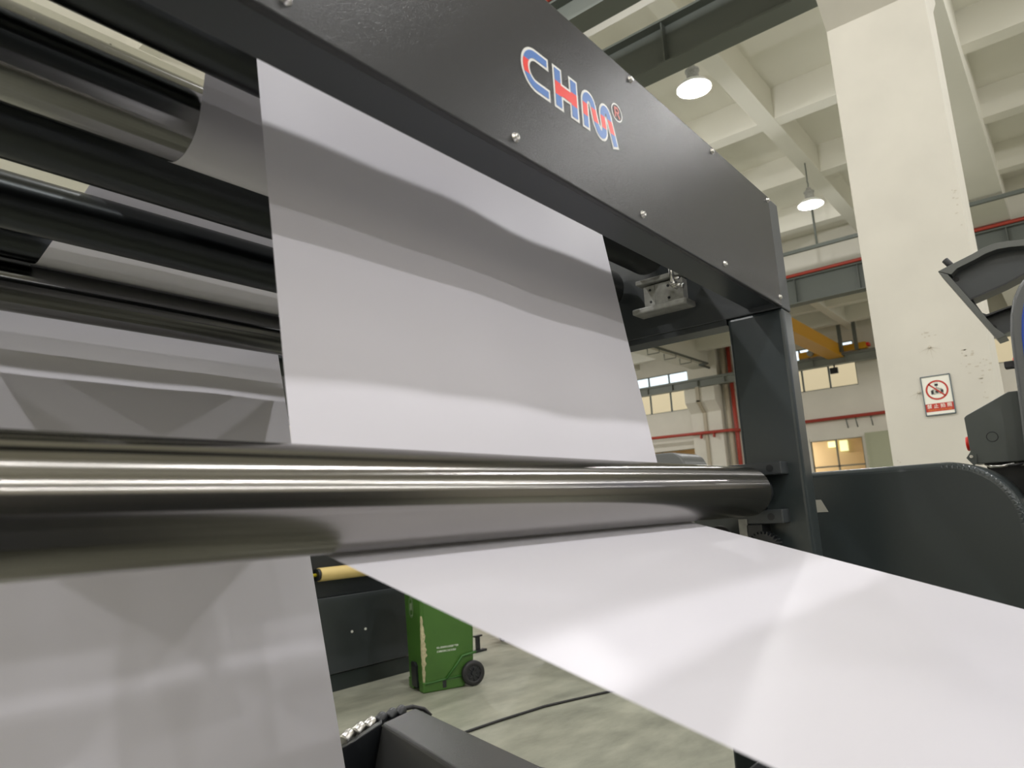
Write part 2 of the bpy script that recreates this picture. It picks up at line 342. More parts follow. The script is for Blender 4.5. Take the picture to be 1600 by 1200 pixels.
# rounded grey hood of another machine seen over the big roller
hd = MB(); pts = [(6, 4.6, 0.6), (6, 4.6, H + 0.52)] + [(6, 2.98 - 0.14 * math.sin(a), H + 0.36 + 0.15 * math.cos(a)) for a in [k * math.pi / 16 for k in range(9)]] + [(6, 2.84, 0.6)]
hd.prism(pts, (0.5, 0, 0), 0.015)
hdt = thing('machine_hood', 'blue grey rounded hood of another machine just above the big roller', 'machine hood', (6.2, 3.6, 0))
hd.build('hood', consolegrey, hdt); MB().box(6.05, 6.45, 2.95, 4.55, 0, 0.6).build('pedestal', paint_s, hdt)

# ------------------------------------------------------------------ high bay lamps
def lamp(name='high_bay_lamp'):
    t = thing(name, 'round high bay lamp hanging outside the picture', 'lamp', (0, 0, 0), 'high bay lamps under the ceiling')
    MB().lathe((0, 0, 0), (0, 0, 1), [(0.235, 0.0), (0.24, 0.012), (0.20, 0.07), (0.13, 0.115), (0.075, 0.13), (0.07, 0.12), (0.125, 0.105), (0.195, 0.06), (0.228, 0.008), (0.225, 0.0), (0.235, 0.0)], 40, caps=False).build('reflector', white, t)
    h_ = MB(); h_.lathe((0, 0, 0.12), (0, 0, 1), [(0.075, 0), (0.085, 0.02), (0.085, 0.14), (0.10, 0.145), (0.10, 0.17), (0.06, 0.18), (0.045, 0.24), (0.02, 0.26)], 24); h_.build('housing', castgrey, t)
    MB().tube([(0, 0, 0.37), (0, 0, 0.42), (0.03, 0, 0.45), (0, 0, 0.48), (-0.03, 0, 0.51), (0, 0, 0.54), (0, 0, 0.90)], 0.012, 8).build('hanger', girdergrey, t)
    MB().lathe((0, 0, 0.012), (0, 0, 1), [(0.001, -0.022), (0.12, -0.014), (0.215, 0.0), (0.215, 0.006), (0.001, 0.008)], 40).build('lens', lensm, t)
    L = bpy.data.lights.new('lamp_light', 'AREA'); L.shape = 'DISK'; L.size = 0.24; L.energy = LAMP_W; L.color = LAMP_COL
    Lb = bpy.data.lights.new('bulb_light', 'POINT'); Lb.shadow_soft_size = 0.07; Lb.energy = LAMP_W * 2.0; Lb.color = LAMP_COL
    bo_ = bpy.data.objects.new('bulb_light', Lb); C.collection.objects.link(bo_); bo_.parent = t; bo_.location = (0, 0, -0.10)
    lo = bpy.data.objects.new('lamp_light', L); C.collection.objects.link(lo); lo.parent = t; lo.location = (0, 0, -0.016)
    return t
LZ = H + 5.75
spots = [(x, y) for y in (3.43, -2.35, -8.57, -14.57, 9.43, 16.2) for x in (-7.2, -1.9, 3.4, 8.72, 14.05, 24.7) if (x, y) not in ((24.7, 9.43), (24.7, 3.43), (14.05, -2.35))]  # left column and last row are unseen lamps added for more light
l0 = lamp()
for x, y in spots:
    t = copy_tree(l0); t.location = (x, y, LZ)
    if (x, y) == (8.72, 3.43): t['label'] = 'glowing round ceiling lamp just right of the machine beam, the nearer one'
    if (x, y) == (14.05, 3.43): t['label'] = 'smaller round ceiling lamp lower down beside the column, the farther one'
for o in list(l0.children): bpy.data.objects.remove(o)
bpy.data.objects.remove(l0)

# ------------------------------------------------------------------ the machine the paper runs through
WX0, WX1 = 0.595, 1.7176         # web edges
IN, OUT = 2.25, 2.34             # right side frame, inner and outer face
YF = 0.676                       # front of frame and beam
mach = thing('paper_machine', 'charcoal paper web machine with big beam, posts and stacked rollers', 'machine', (1.16, 0.9, 0))
LIN, LOUT = -0.06, -0.16
# top beam: screwed cover sheet in front, underside plate behind it
bm_ = MB(); bm_.box(-0.17, IN - 0.001, YF, YF + 0.016, H + 0.616, H + 0.992, 0.003)
beam = bm_.build('top_beam', paint, mach)
u = MB(); u.box(-0.16, IN - 0.001, YF + 0.022, 0.79, H + 0.633, H + 0.648, 0.002); u.box(-0.16, IN - 0.001, 0.778, 0.79, H + 0.648, H + 0.972)
u.build('beam_box', paint_s, mach)
def screw(x, z, y=YF):
    b = MB(); b.lathe(R_(x, y, z), (0, -1, 0), [(0.0085, 0), (0.0085, 0.0012), (0.0058, 0.0014), (0.0058, 0.006), (0.0048, 0.0068), (0.003, 0.0068), (0.0026, 0.004), (0.0005, 0.004)], 18, caps=False)
    b.build('screw', steel, beam)
for x in (-0.02, 0.438, 0.89, 1.34, 1.795, 2.235): screw(x, 0.644); screw(x, 0.976)
# lettering on the beam
def stroke(mb, pts, w, y, th, mi, cap=True):
    """flat ribbon along a polyline in the XZ plane"""
    P = [Vector((a, 0, b)) for a, b in pts]; L_, R2 = [], []
    for i, q in enumerate(P):
        d0 = (P[i] - P[i - 1]).normalized() if i else (P[1] - P[0]).normalized()
        d1 = (P[i + 1] - P[i]).normalized() if i < len(P) - 1 else d0
        d = (d0 + d1).normalized(); nrm = Vector((-d.z, 0, d.x)); k = 1 / max(0.5, nrm.dot(Vector((-d0.z, 0, d0.x))))
        L_.append(q + nrm * w / 2 * k); R2.append(q - nrm * w / 2 * k)
    for i in range(len(P) - 1):
        mb.face([(v.x, y, H + v.z) for v in (L_[i], L_[i + 1], R2[i + 1], R2[i])], mi)
def arc(cx, cz, rx, rz, a0, a1, n=14): return [(cx + rx * math.cos(math.radians(a0 + (a1 - a0) * k / n)), cz + rz * math.sin(math.radians(a0 + (a1 - a0) * k / n))) for k in range(n + 1)]
zc = 0.8085
Cpath = [(1.0062, 0.8410), (0.985, 0.8410)] + arc(0.9655, zc, 0.0325, 0.0325, 90, 270, 20) + [(0.985, 0.7760), (1.0068, 0.7760)]
Mpath = [(1.130, 0.7625), (1.130, 0.812)] + arc(1.1455, 0.822, 0.0155, 0.0185, 180, 20, 10) + [(1.1655, 0.806), (1.1705, 0.790)] + arc(1.1875, 0.789, 0.0135, 0.0150, 200, 345, 8) + [(1.2010, 0.800), (1.1985, 0.815)] + arc(1.2110, 0.822, 0.0130, 0.0185, 175, 25, 9) + [(1.2300, 0.808), (1.2450, 0.7625)]
def inset(path, e):
    (a, b), (c_, d_) = path[0], path[1]; L1 = math.hypot(c_ - a, d_ - b); p0 = (a + (c_ - a) * e / L1, b + (d_ - b) * e / L1)
    (a, b), (c_, d_) = path[-1], path[-2]; L2 = math.hypot(c_ - a, d_ - b); p1 = (a + (c_ - a) * e / L2, b + (d_ - b) * e / L2)
    return [p0] + list(path[1:-1]) + [p1]
def clip_band(mb):
    for z in (0.7930, 0.8215):
        g = list(mb.bm.verts) + list(mb.bm.edges) + list(mb.bm.faces)
        bmesh.ops.bisect_plane(mb.bm, geom=g, plane_co=(0, 0, H + z), plane_no=(0, 0, 1))
    for f in mb.bm.faces:
        z = f.calc_center_median().z - H; f.material_index = 1 if 0.7930 < z < 0.8215 else 0
for nm, path, w_ in (('letter_c', Cpath, 0.0255), ('letter_m', Mpath, 0.0275)):
    e = 0.0052
    o_ = MB(); stroke(o_, path, w_, YF - 0.0006, 0, 0); lo = o_.build(nm, white, beam, recalc=False)
    i_ = MB(); stroke(i_, inset(path, e), w_ - 2 * e, YF - 0.0012, 0, 0); clip_band(i_); i_.build(nm + '_fill', [blue, redm], lo, recalc=False)
Hpoly = [(1.020, 0.763), (1.0505, 0.763), (1.0505, 0.7905), (1.0745, 0.7905), (1.0745, 0.763), (1.105, 0.763), (1.105, 0.854), (1.0745, 0.854), (1.0745, 0.8205), (1.0505, 0.8205), (1.0505, 0.854), (1.020, 0.854)]
def rects(mb, rs, y, mi=0):
    for x0, x1, z0, z1 in rs: mb.face([(x0, y, H + z0), (x1, y, H + z0), (x1, y, H + z1), (x0, y, H + z1)], mi)
o_ = MB(); rects(o_, [(1.020, 1.0505, 0.763, 0.854), (1.0745, 1.105, 0.763, 0.854), (1.0505, 1.0745, 0.7905, 0.8235)], YF - 0.0006); lo = o_.build('letter_h', white, beam, recalc=False)
i_ = MB(); rects(i_, [(1.0252, 1.0453, 0.7682, 0.8488), (1.0797, 1.0998, 0.7682, 0.8488), (1.0453, 1.0797, 0.7957, 0.8183)], YF - 0.0012)
clip_band(i_)
i_.build('letter_h_fill', [blue, redm], lo, recalc=False)
o_ = MB(); stroke(o_, arc(1.2625, 0.857, 0.0215, 0.0200, 0, 360, 32), 0.003, YF - 0.0006, 0, 0)
stroke(o_, [(1.2545, 0.8445), (1.2545, 0.869)], 0.0055, YF - 0.0008, 0, 1); stroke(o_, [(1.2545, 0.8675), (1.264, 0.8675)] + arc(1.264, 0.8620, 0.0055, 0.0055, 90, -90, 8) + [(1.2545, 0.8565)], 0.0045, YF - 0.0009, 0, 1); stroke(o_, [(1.261, 0.857), (1.272, 0.845)], 0.005, YF - 0.0010, 0, 1)
o_.build('registered_mark', [white, redpale], beam, recalc=False)
# side frames: post, long upper side plate, rear post, foot
for side, a, b_, o2 in (('r', IN, OUT, None), ('l', LOUT, LIN, None)):
    s_ = MB()
    s_.box(a, b_, YF, 0.862, 0.0, H + 0.6138, 0.012, 3)
    s_.build('side_post', paint_g, mach)
    s_ = MB(); s_.box(a, b_, YF + 0.002, 3.75, H + 0.614, H + 0.992, 0.004); s_.box(a, b_, 0.864, 3.75, H + 0.594, H + 0.6138, 0.002); s_.build('side_plate', paint_s, mach)
    MB().box(a, b_, 3.55, 3.75, 0.0, H + 0.593, 0.008).build('rear_post', paint_s, mach)
    s_ = MB(); s_.box(a - 0.01, b_ + 0.03, 0.45, 0.97, 0.0, 0.55, 0.02); s_.build('foot', dark, mach)
MB().box(LIN, IN, 2.24, 3.75, H + 0.965, H + 0.985, 0.003).build('added_light_block', paint_s, mach)  # unseen sheet added to keep overhead light off the back web
# rollers
ROLL = dict(front=((0.8047, 0.0372), 0.0728, chrome), a=((1.098, 0.897), 0.078, dchrome), b=((1.28, 0.803), 0.081, bchrome), c=((1.515, 0.815), 0.080, dchrome), d=((1.748, 0.745), 0.063, dchrome), e=((2.06, 0.793), 0.067, dchrome), f=((2.13, 0.670), 0.066, rchrome), g=((2.757, 0.75), 0.067, dchrome))
for k, ((y, z), r, m_) in ROLL.items():
    x1 = 2.11 if k == 'front' else 2.18
    x0 = 0.02
    ro = MB().cyl(R_(x0, y, z), R_(x1, y, z), r, n=96, bev=0.004).build('big_roller' if k == 'front' else 'guide_roller', m_, mach)
    if k == 'front': ro['label'] = 'thick ground chrome roller across the foreground'
    j = MB(); j.cyl(R_(x1 - 0.002, y, z), R_(x1 + 0.075, y, z), 0.052 if k == 'front' else 0.02, n=32, bev=0.004); j.cyl(R_(x1 + 0.06, y, z), R_(IN + 0.02, y, z), 0.016, n=24); j.cyl(R_(LIN - 0.02, y, z), R_(x0 + 0.002, y, z), 0.016, n=24)
    j.build('journal', dark if k == 'front' else steel, ro)
# bearing blocks and small fittings at the right end of the big roller
for z0, z1, y0, y1 in ((0.085, 0.124, 0.722, 0.89), (-0.062, -0.02, 0.735, 0.87)):
    b = MB(); b.box(2.185, IN + 0.01, y0, y1, H + z0, H + z1, 0.003); bo = b.build('bearing_block', paint_s, mach)
    MB().cyl(R_(2.186, y0 + 0.035, (z0 + z1) / 2), R_(2.184, y0 + 0.035, (z0 + z1) / 2), 0.011, n=20).build('bolt_hole', dark, bo)
MB().box(2.21, IN + 0.01, 0.80, 0.885, H - 0.02, H + 0.085, 0.003).build('bearing_housing', dark, mach)
g = MB()
gy, gz, gr = 0.80, -0.135, 0.052
pts = []
for k in range(28):
    for a, r in ((0, gr - 0.008), (0.22, gr - 0.008), (0.36, gr), (0.64, gr), (0.78, gr - 0.008)):
        t = 2 * math.pi * (k + a) / 28; pts.append(R_(2.17, gy + r * math.cos(t), gz + r * math.sin(t)))
g.prism(pts, (0.03, 0, 0)); g.cyl(R_(2.2, gy, gz), R_(IN + 0.02, gy, gz), 0.016, n=20); g.build('gear_wheel', dark, mach)
b = MB(); b.box(2.18, 2.185, 0.845, 0.872, H - 0.12, H - 0.045); b.box(2.185, IN + 0.005, 0.845, 0.872, H - 0.05, H - 0.045); bo = b.build('angle_bracket', castgrey, mach)
b = MB(); b.box(2.18, IN + 0.01, 0.80, 0.85, H - 0.20, H - 0.062, 0.003); bo = b.build('sensor_block', dark, mach)
t = MB(); t.tube([R_(2.16, 0.93 + 0.035 * math.cos(a), -0.105 + 0.035 * math.sin(a)) for a in [k * math.pi / 12 for k in range(24)]], 0.009, 10, closed=True)
t.cyl(R_(2.15, 0.93, -0.105), R_(IN + 0.01, 0.93, -0.105), 0.013, n=16); t.cyl(R_(2.16, 0.93, -0.14), R_(2.16, 0.93, -0.07), 0.005, n=8); t.build('hand_wheel', black, mach)
MB().box(IN - 0.002, IN + 0.02, 0.862, 1.05, H - 0.35, H + 0.0).build('mounting_plate', paint_g, mach)
# pale clamp bracket bolted inside the side plate
b = MB(); b.box(2.215, IN + 0.005, 0.99, 1.14, H + 0.700, H + 0.790, 0.002); b.box(2.175, IN + 0.005, 0.965, 1.175, H + 0.683, H + 0.704, 0.006, 3); bo = b.build('clamp_bracket', castgrey, mach)
MB().box(2.212, 2.216, 0.9895, 1.025, H + 0.702, H + 0.789).build('face_plate', castgrey, bo); MB().box(2.2125, 2.216, 1.098, 1.1405, H + 0.702, H + 0.787).build('face_plate', castgrey, bo)
for y, z in ((1.115, 0.772), (1.115, 0.728), (1.045, 0.772), (1.045, 0.728)): MB().cyl(R_(2.2155, y, z), R_(2.2112, y, z), 0.0045, n=14).build('hole', dark, bo)
MB().box(2.20, IN + 0.005, 0.985, 1.165, H + 0.797, H + 0.814, 0.003).build('slide_bar', castgrey, mach)
v = MB(); v.cyl(R_(2.19, 1.012, 0.755), R_(2.19, 1.02, 0.86), 0.009, n=16); v.cyl(R_(2.19, 1.012, 0.760), R_(2.19, 1.013, 0.770), 0.013, n=16)
v.cyl(R_(2.19, 1.012, 0.762), R_(2.19, 0.985, 0.752), 0.006, n=12); v.cyl(R_(2.19, 1.015, 0.785), R_(2.19, 0.990, 0.780), 0.005, n=12); v.cyl(R_(2.19, 0.986, 0.752), R_(2.19, 0.976, 0.750), 0.009, n=6); v.cyl(R_(2.19, 1.012, 0.757), R_(IN + 0.005, 1.012, 0.757), 0.006, n=10)
v.build('air_valve', steel, mach)

# ------------------------------------------------------------------ paper webs
def tangent(c1, s1, r1, c2, s2, r2):
    D = (c2[0] - c1[0], c2[1] - c1[1]); L = math.hypot(*D); al = math.atan2(D[1], D[0])
    th = al + math.asin(max(-1, min(1, (s1 * r1 - s2 * r2) / L))); n = (math.sin(th), -math.cos(th))
    return (c1[0] + s1 * r1 * n[0], c1[1] + s1 * r1 * n[1]), (c2[0] + s2 * r2 * n[0], c2[1] + s2 * r2 * n[1])
def web_path(nodes, gap=0.0006):
    out = []; lines = []
    for a, b in zip(nodes, nodes[1:]): lines.append(tangent(a[0], a[1], a[2] + gap * (a[2] > 0), b[0], b[1], b[2] + gap * (b[2] > 0)))
    out.append(('P', nodes[0][0]))
    for i, nd in enumerate(nodes[1:-1], 1):
        p_in = lines[i - 1][1]; p_out = lines[i][0]; c_ = nd[0]; s_ = nd[1]; r = nd[2] + gap
        out.append(('L', p_in)); a0 = math.atan2(p_in[1] - c_[1], p_in[0] - c_[0]); a1 = math.atan2(p_out[1] - c_[1], p_out[0] - c_[0])
        if s_ > 0:
            while a1 < a0: a1 += 2 * math.pi
        else:
            while a1 > a0: a1 -= 2 * math.pi
        n = max(3, int(abs(a1 - a0) / 0.10))
        for k in range(1, n + 1): out.append(('A', (c_[0] + r * math.cos(a0 + (a1 - a0) * k / n), c_[1] + r * math.sin(a0 + (a1 - a0) * k / n))))
    out.append(('L', nodes[-1][0]))
    return out
def web(name, path, x0, x1, wave):
    pts = []
    prev = None
    for kind, q in path:
        if kind == 'L' and prev is not None:
            L = math.hypot(q[0] - prev[0], q[1] - prev[1]); n = max(1, int(L / 0.03))
            nn = (-(q[1] - prev[1]) / L, (q[0] - prev[0]) / L)
            for k in range(1, n + 1):
                t = k / n; pts.append((prev[0] + (q[0] - prev[0]) * t, prev[1] + (q[1] - prev[1]) * t, math.sin(math.pi * t) if L > 0.3 else 0.0, nn, L))
        else: pts.append((q[0], q[1], 0.0, (0, 0), 0))
        prev = q
    b = MB(); NX = 40; grid = []
    for (y, z, env, nn, L) in pts:
        row = []
        for i in range(NX + 1):
            x = x0 + (x1 - x0) * i / NX
            d = wave * min(1, env * 1.5) * (math.sin(x * 7.0 + 1.2) + 0.45 * math.sin(x * 15.0 + y * 3 + z * 2)) if env else 0.0
            row.append(b.bm.verts.new((x, y + nn[0] * d, H + z + nn[1] * d)))
        grid.append(row)
    for i in range(len(grid) - 1):
        for k in range(NX):
            f = b.bm.faces.new([grid[i][k], grid[i][k + 1], grid[i + 1][k + 1], grid[i + 1][k]]); f.smooth = True
    return b.build(name, paper)
nd = lambda k, s: (ROLL[k][0], s, ROLL[k][1])
front_path = web_path([((-2.45, -0.98), 1, 0.0), nd('front', 1), nd('a', -1), nd('b', 1), nd('c', -1), nd('e', 1), nd('f', -1), ((2.47, 0.705), 1, 0.0)])
wb = tag(web('paper_web', front_path, WX0, WX1, 0.0040), 'white paper web hanging from the beam and running out under the big roller', 'paper web')
back_path = web_path([((3.9, 0.85), 1, 0.0), nd('g', 1), ((2.13, -1.25), 1, 0.0)])
tag(web('paper_web', back_path, WX0, WX1, 0.0050), 'grey-white paper web slanting down behind the big roller at left', 'paper web')

# unseen dark unit and deck, both added so the rollers reflect something dark
ft = thing('added_dark_unit', 'unseen dark unit added at the paper web end for roller reflections', 'machine', (1.2, -3.0, 0))
MB().box(-1.2, 3.2, -4.2, -2.47, 0.0, H - 1.03, 0.02).build('lower_body', paint_s, ft)
MB().box(-1.2, 3.2, -4.2, -2.47, H - 0.95, H + 0.8, 0.02).build('upper_body', dark, ft)
for x0, x1 in ((-1.2, 0.45), (1.85, 3.2)): MB().box(x0, x1, -4.2, -2.48, H - 1.031, H - 0.949).build('web_guide', dark, ft)
pl = thing('added_dark_platform', 'unseen dark platform added beside the paper web for roller reflections', 'platform', (-0.6, -1.0, 0))
MB().box(-1.7, 0.52, -2.4, 0.40, 0.38, 0.42, 0.004).build('deck', dark, pl)
for x in (-1.6, 0.4):
    for y in (-2.2, 0.30): MB().box(x - 0.03 + 0.03, x + 0.06, y - 0.03, y + 0.03, 0.0, 0.38).build('leg', dark, pl)

# ------------------------------------------------------------------ things under and behind the web
cab = thing('machine_cabinet', 'dark grey machine cabinet standing behind the green bin', 'cabinet', (3.8, 5.3, 0))
MB().box(2.6, 4.72, 5.12, 5.9, 0.15, H - 0.58, 0.006).build('body', paint_s, cab)
MB().box(2.6, 4.72, 5.16, 5.88, 0.0, 0.138, 0.004).build('plinth', paint_g, cab)
MB().box(2.6, 4.72, 5.125, 5.9, H - 0.578, H + 0.1, 0.006).build('upper_housing', dark, cab)
for x in (4.005, 4.151): MB().cyl(R_(x, 5.121, -0.89), R_(x, 5.112, -0.89), 0.011, n=12).build('screw', white, cab)
rl = thing('paper_core_roll', 'yellow paper core roll on a shaft in front of dark cabinet', 'roll', (4.2, 5.0, H - 0.375))
MB().cyl(R_(3.58, 5.0, -0.377), R_(4.97, 5.0, -0.377), 0.055, n=40, bev=0.003).build('core', kraft, rl)
MB().cyl(R_(3.555, 5.0, -0.377), R_(3.585, 5.0, -0.377), 0.048, n=32).build('end_chuck', dark, rl)
MB().cyl(R_(3.42, 5.0, -0.377), R_(3.56, 5.0, -0.377), 0.014, n=16).build('shaft', gold, rl)
for x in (3.36, 4.97): MB().box(x, x + 0.06, 4.95, 5.124, H - 0.42, H - 0.33, 0.004).build('support_arm', dark, rl)
# wheeled bin
O = Vector((4.144, 4.400, 0)); U = Vector((0.928, -0.372, 0)).normalized(); V = Vector((0.372, 0.928, 0)).normalized()
bt = thing('wheeled_bin', 'green wheeled waste bin with scraped corner standing under the paper', 'bin', tuple(O))
def BP(u, v, z): return tuple(O + U * u + V * v + Vector((0, 0, z)))
def taper(u0, u1, v0, v1, z0, U0, U1, V0, V1, z1): return [BP(u0, v0, z0), BP(u1, v0, z0), BP(u1, v1, z0), BP(u0, v1, z0)], [BP(U0, V0, z1), BP(U1, V0, z1), BP(U1, V1, z1), BP(U0, V1, z1)]
def frustum(mb, lo, hi, bev=0.0):
    t = bmesh.new(); a = [t.verts.new(q) for q in lo]; b_ = [t.verts.new(q) for q in hi]
    t.faces.new(a[::-1]); t.faces.new(b_)
    for k in range(4): t.faces.new([a[k], a[(k + 1) % 4], b_[(k + 1) % 4], b_[k]])
    if bev: bmesh.ops.bevel(t, geom=list(t.edges), offset=bev, segments=3, profile=0.5, affect='EDGES')
    mb.merge(t)
# body is tapered, with a hand slot in the front foot and a wheel recess at the rear
b = MB(); lo_, hi_ = taper(0.004, 0.46, 0.004, 0.33, 0.05, -0.020, 0.475, -0.02, 0.37, 0.88); frustum(b, lo_, hi_, 0.03); body = b.build('body', green, bt)
b = MB()
for v0, v1 in ((0.0, 0.10), (0.225, 0.33)):
    lo_, hi_ = taper(0.0, 0.36, v0, v1, 0.0, 0.0, 0.42, v0, v1, 0.085); frustum(b, lo_, hi_, 0.012)
b.build('foot_rail', green, bt)
b = MB(); b.prism([BP(-0.012, 0.105, 0.03), BP(-0.012, 0.215, 0.03), BP(-0.020, 0.215, 0.20), BP(-0.024, 0.195, 0.225), BP(-0.024, 0.125, 0.225), BP(-0.020, 0.105, 0.20)], tuple(U * 0.02)); b.build('front_slot', dark, bt)
b = MB(); b.tube([BP(0.20, -0.004, 0.085), BP(0.30, -0.012, 0.19), BP(0.345, -0.016, 0.245), BP(0.47, -0.018, 0.262)], 0.010, 8); b.tube([BP(0.02, -0.004, 0.07), BP(0.20, -0.004, 0.085), BP(0.40, -0.006, 0.095)], 0.007, 8); b.build('moulded_rib', greend, bt)
b = MB(); b.box(0, 0.03, 0, 0.004, 0, 0.055); bmesh.ops.transform(b.bm, matrix=Matrix.Translation(O + U * 0.17 - V * 0.003 + Vector((0, 0, 0.02))) @ Matrix(((U.x, V.x, 0, 0), (U.y, V.y, 0, 0), (0, 0, 1, 0), (0, 0, 0, 1))), verts=b.bm.verts); b.build('drain_notch', dark, bt)
b = MB(); lo_, hi_ = taper(-0.04, 0.50, -0.04, 0.39, 0.86, -0.045, 0.51, -0.045, 0.395, 0.90); frustum(b, lo_, hi_, 0.008); b.build('rim', green, bt)
b = MB(); lo_, hi_ = taper(-0.045, 0.52, -0.045, 0.395, 0.905, -0.01, 0.47, 0.0, 0.35, 0.96); frustum(b, lo_, hi_, 0.02); b.build('lid', green, bt)
for vv in (-0.045, 0.345):
    w0 = O + U * 0.435 + V * vv + Vector((0, 0, 0.1))
    wt = MB(); wt.lathe(w0, V, [(0.062, 0.004), (0.070, 0.0), (0.094, 0.002), (0.1, 0.010), (0.1, 0.036), (0.094, 0.044), (0.062, 0.044)], 40, caps=False); wo = wt.build('wheel', black, bt)
    hb = MB(); hb.cyl(tuple(w0 + V * 0.010), tuple(w0 + V * 0.036), 0.066, n=32); hb.cyl(tuple(w0 + V * 0.0), tuple(w0 + V * 0.012), 0.020, n=20)
    for k in range(8):
        a = 2 * math.pi * k / 8; d = U * math.cos(a) + Vector((0, 0, math.sin(a))); hb.tube([tuple(w0 + V * 0.008 + d * 0.018), tuple(w0 + V * 0.008 + d * 0.064)], 0.0045, 6)
    hb.build('hub', dark, wo)
MB().cyl(tuple(O + U * 0.435 + V * -0.03 + Vector((0, 0, 0.1))), tuple(O + U * 0.435 + V * 0.36 + Vector((0, 0, 0.1))), 0.012, n=12).build('axle', dark, bt)
b = MB(); rr = random.Random(3); prevq = None; zz = 0.07; q = []
while zz < 0.60:
    uo = 0.004 - 0.024 * (zz - 0.05) / 0.83; wid = 0.030 * (0.35 + 0.65 * math.sin(math.pi * min(1, (zz - 0.02) / 0.62))) * rr.uniform(0.7, 1.15); q.append((zz, uo, wid)); zz += 0.022
for (z0, u0, w0), (z1, u1, w1) in zip(q, q[1:]):
    vo0 = 0.004 - 0.024 * (z0 - 0.05) / 0.83; vo1 = 0.004 - 0.024 * (z1 - 0.05) / 0.83
    def ring(u, v, w, z):
        # the wrapped corner as a path, clipped to the torn width
        P_ = [(-0.0030, 0.060), (-0.0030, 0.028), (0.0015, 0.0125), (0.0062, 0.0062), (0.0125, 0.0015), (0.028, -0.0030), (0.060, -0.0030)]
        def at(t):
            x = max(0, min(5.999, 3 + t * 3)); k = int(x); f = x - k; return BP(u + P_[k][0] * (1 - f) + P_[k + 1][0] * f, v + P_[k][1] * (1 - f) + P_[k + 1][1] * f, z)
        f = w / 0.030
        return [at(-0.55 * f + (0.75 * f + 0.55 * f) * k / 8) for k in range(9)]
    p0, p1 = ring(u0, vo0, w0, z0), ring(u1, vo1, w1, z1)
    for k in range(8): b.face([p0[k], p0[k + 1], p1[k + 1], p1[k]])
b.build('corner_scrape', dust, bt, recalc=False)
# white print on the side: two rows of tiny characters, and the round mark on the front
b = MB(); rr = random.Random(11)
for row, (z, n) in enumerate(((0.328, 17), (0.298, 15))):
    for k in range(n):
        u = 0.125 + k * 0.0115; h_ = 0.014 + 0.0 * row
        vz = lambda zz: 0.004 - 0.024 * (zz - 0.05) / 0.83 - 0.0015
        for (a0, a1, c0, c1) in ((0, 0.008, 0.0, 0.0022), (0, 0.008, 0.006, 0.008), (0, 0.008, 0.0118, 0.014), (rr.uniform(0, 0.003), rr.uniform(0.004, 0.006), 0, 0.014)):
            if rr.random() < 0.85: b.face([BP(u + a0, vz(z + c0), z + c0), BP(u + a1, vz(z + c0), z + c0), BP(u + a1, vz(z + c1), z + c1), BP(u + a0, vz(z + c1), z + c1)])
b.build('side_print', mat('white_print', (0.85, 0.87, 0.82), 0.5), bt, recalc=False)
b = MB(); mk = lambda v, z: BP(0.004 - 0.024 * (z - 0.05) / 0.83 - 0.002, v, z)
for ra in (0.085, 0.072):
    rg = [(0.19 + ra * 0.62 * math.cos(t), 0.655 + ra * math.sin(t)) for t in [k * math.pi / 16 for k in range(33)]]
    ri = [(0.19 + (ra - 0.004) * 0.62 * math.cos(t), 0.655 + (ra - 0.004) * math.sin(t)) for t in [k * math.pi / 16 for k in range(33)]]
    for k in range(32): b.face([mk(*rg[k]), mk(*rg[k + 1]), mk(*ri[k + 1]), mk(*ri[k])])
for v0, v1, z0, z1 in ((0.165, 0.180, 0.63, 0.69), (0.187, 0.196, 0.64, 0.68), (0.200, 0.215, 0.625, 0.685)): b.face([mk(v0, z0), mk(v1, z0), mk(v1, z1), mk(v0, z1)])
b.build('round_mark', mat('pale_green_print', (0.35, 0.45, 0.30), 0.6), bt, recalc=False)
# cable on the floor
tag(MB().tube([(2.9, 3.42, 0.009), (3.49, 3.375, 0.009), (3.834, 3.345, 0.009), (4.267, 3.284, 0.009), (4.521, 3.20, 0.009), (4.95, 3.05, 0.009), (5.6, 2.82, 0.009), (6.4, 2.7, 0.009)], 0.009, 8).build('floor_cable', black), 'thin black cable lying across the concrete floor', 'cable')
# trolley whose castor peeks out under the paper edge
tr_ = thing('trolley', 'low trolley with a castor just showing under the paper edge', 'trolley', (6.7, 5.2, 0))
MB().box(6.2, 7.5, 4.7, 5.5, 0.16, 0.20, 0.005).build('deck', wood, tr_)
for x, y in ((6.28, 5.36), (7.4, 5.36), (6.28, 4.8), (7.4, 4.8)):
    w_ = MB().cyl((x, y - 0.018, 0.05), (x, y + 0.018, 0.05), 0.05, n=24, bev=0.006).build('castor', black, tr_); MB().box(x - 0.03, x + 0.03, y - 0.03, y + 0.03, 0.10, 0.161).build('fork', steel, w_)
fs = MB(); fs.box(5.60, 5.78, 5.16, 5.22, 0, 0.02); fs.box(5.66, 5.69, 5.17, 5.21, 0.02, 0.15); fs.box(5.62, 5.73, 5.17, 5.21, 0.15, 0.165)
tag(fs.build('floor_stand', dark), 'small black foot standing right behind the bin wheel', 'stand')
tag(MB().box(6.9, 8.2, 6.2, 6.3, 0, 0.5, 0.01).build('board', wood), 'dark reddish board on the floor beyond the green bin', 'board')
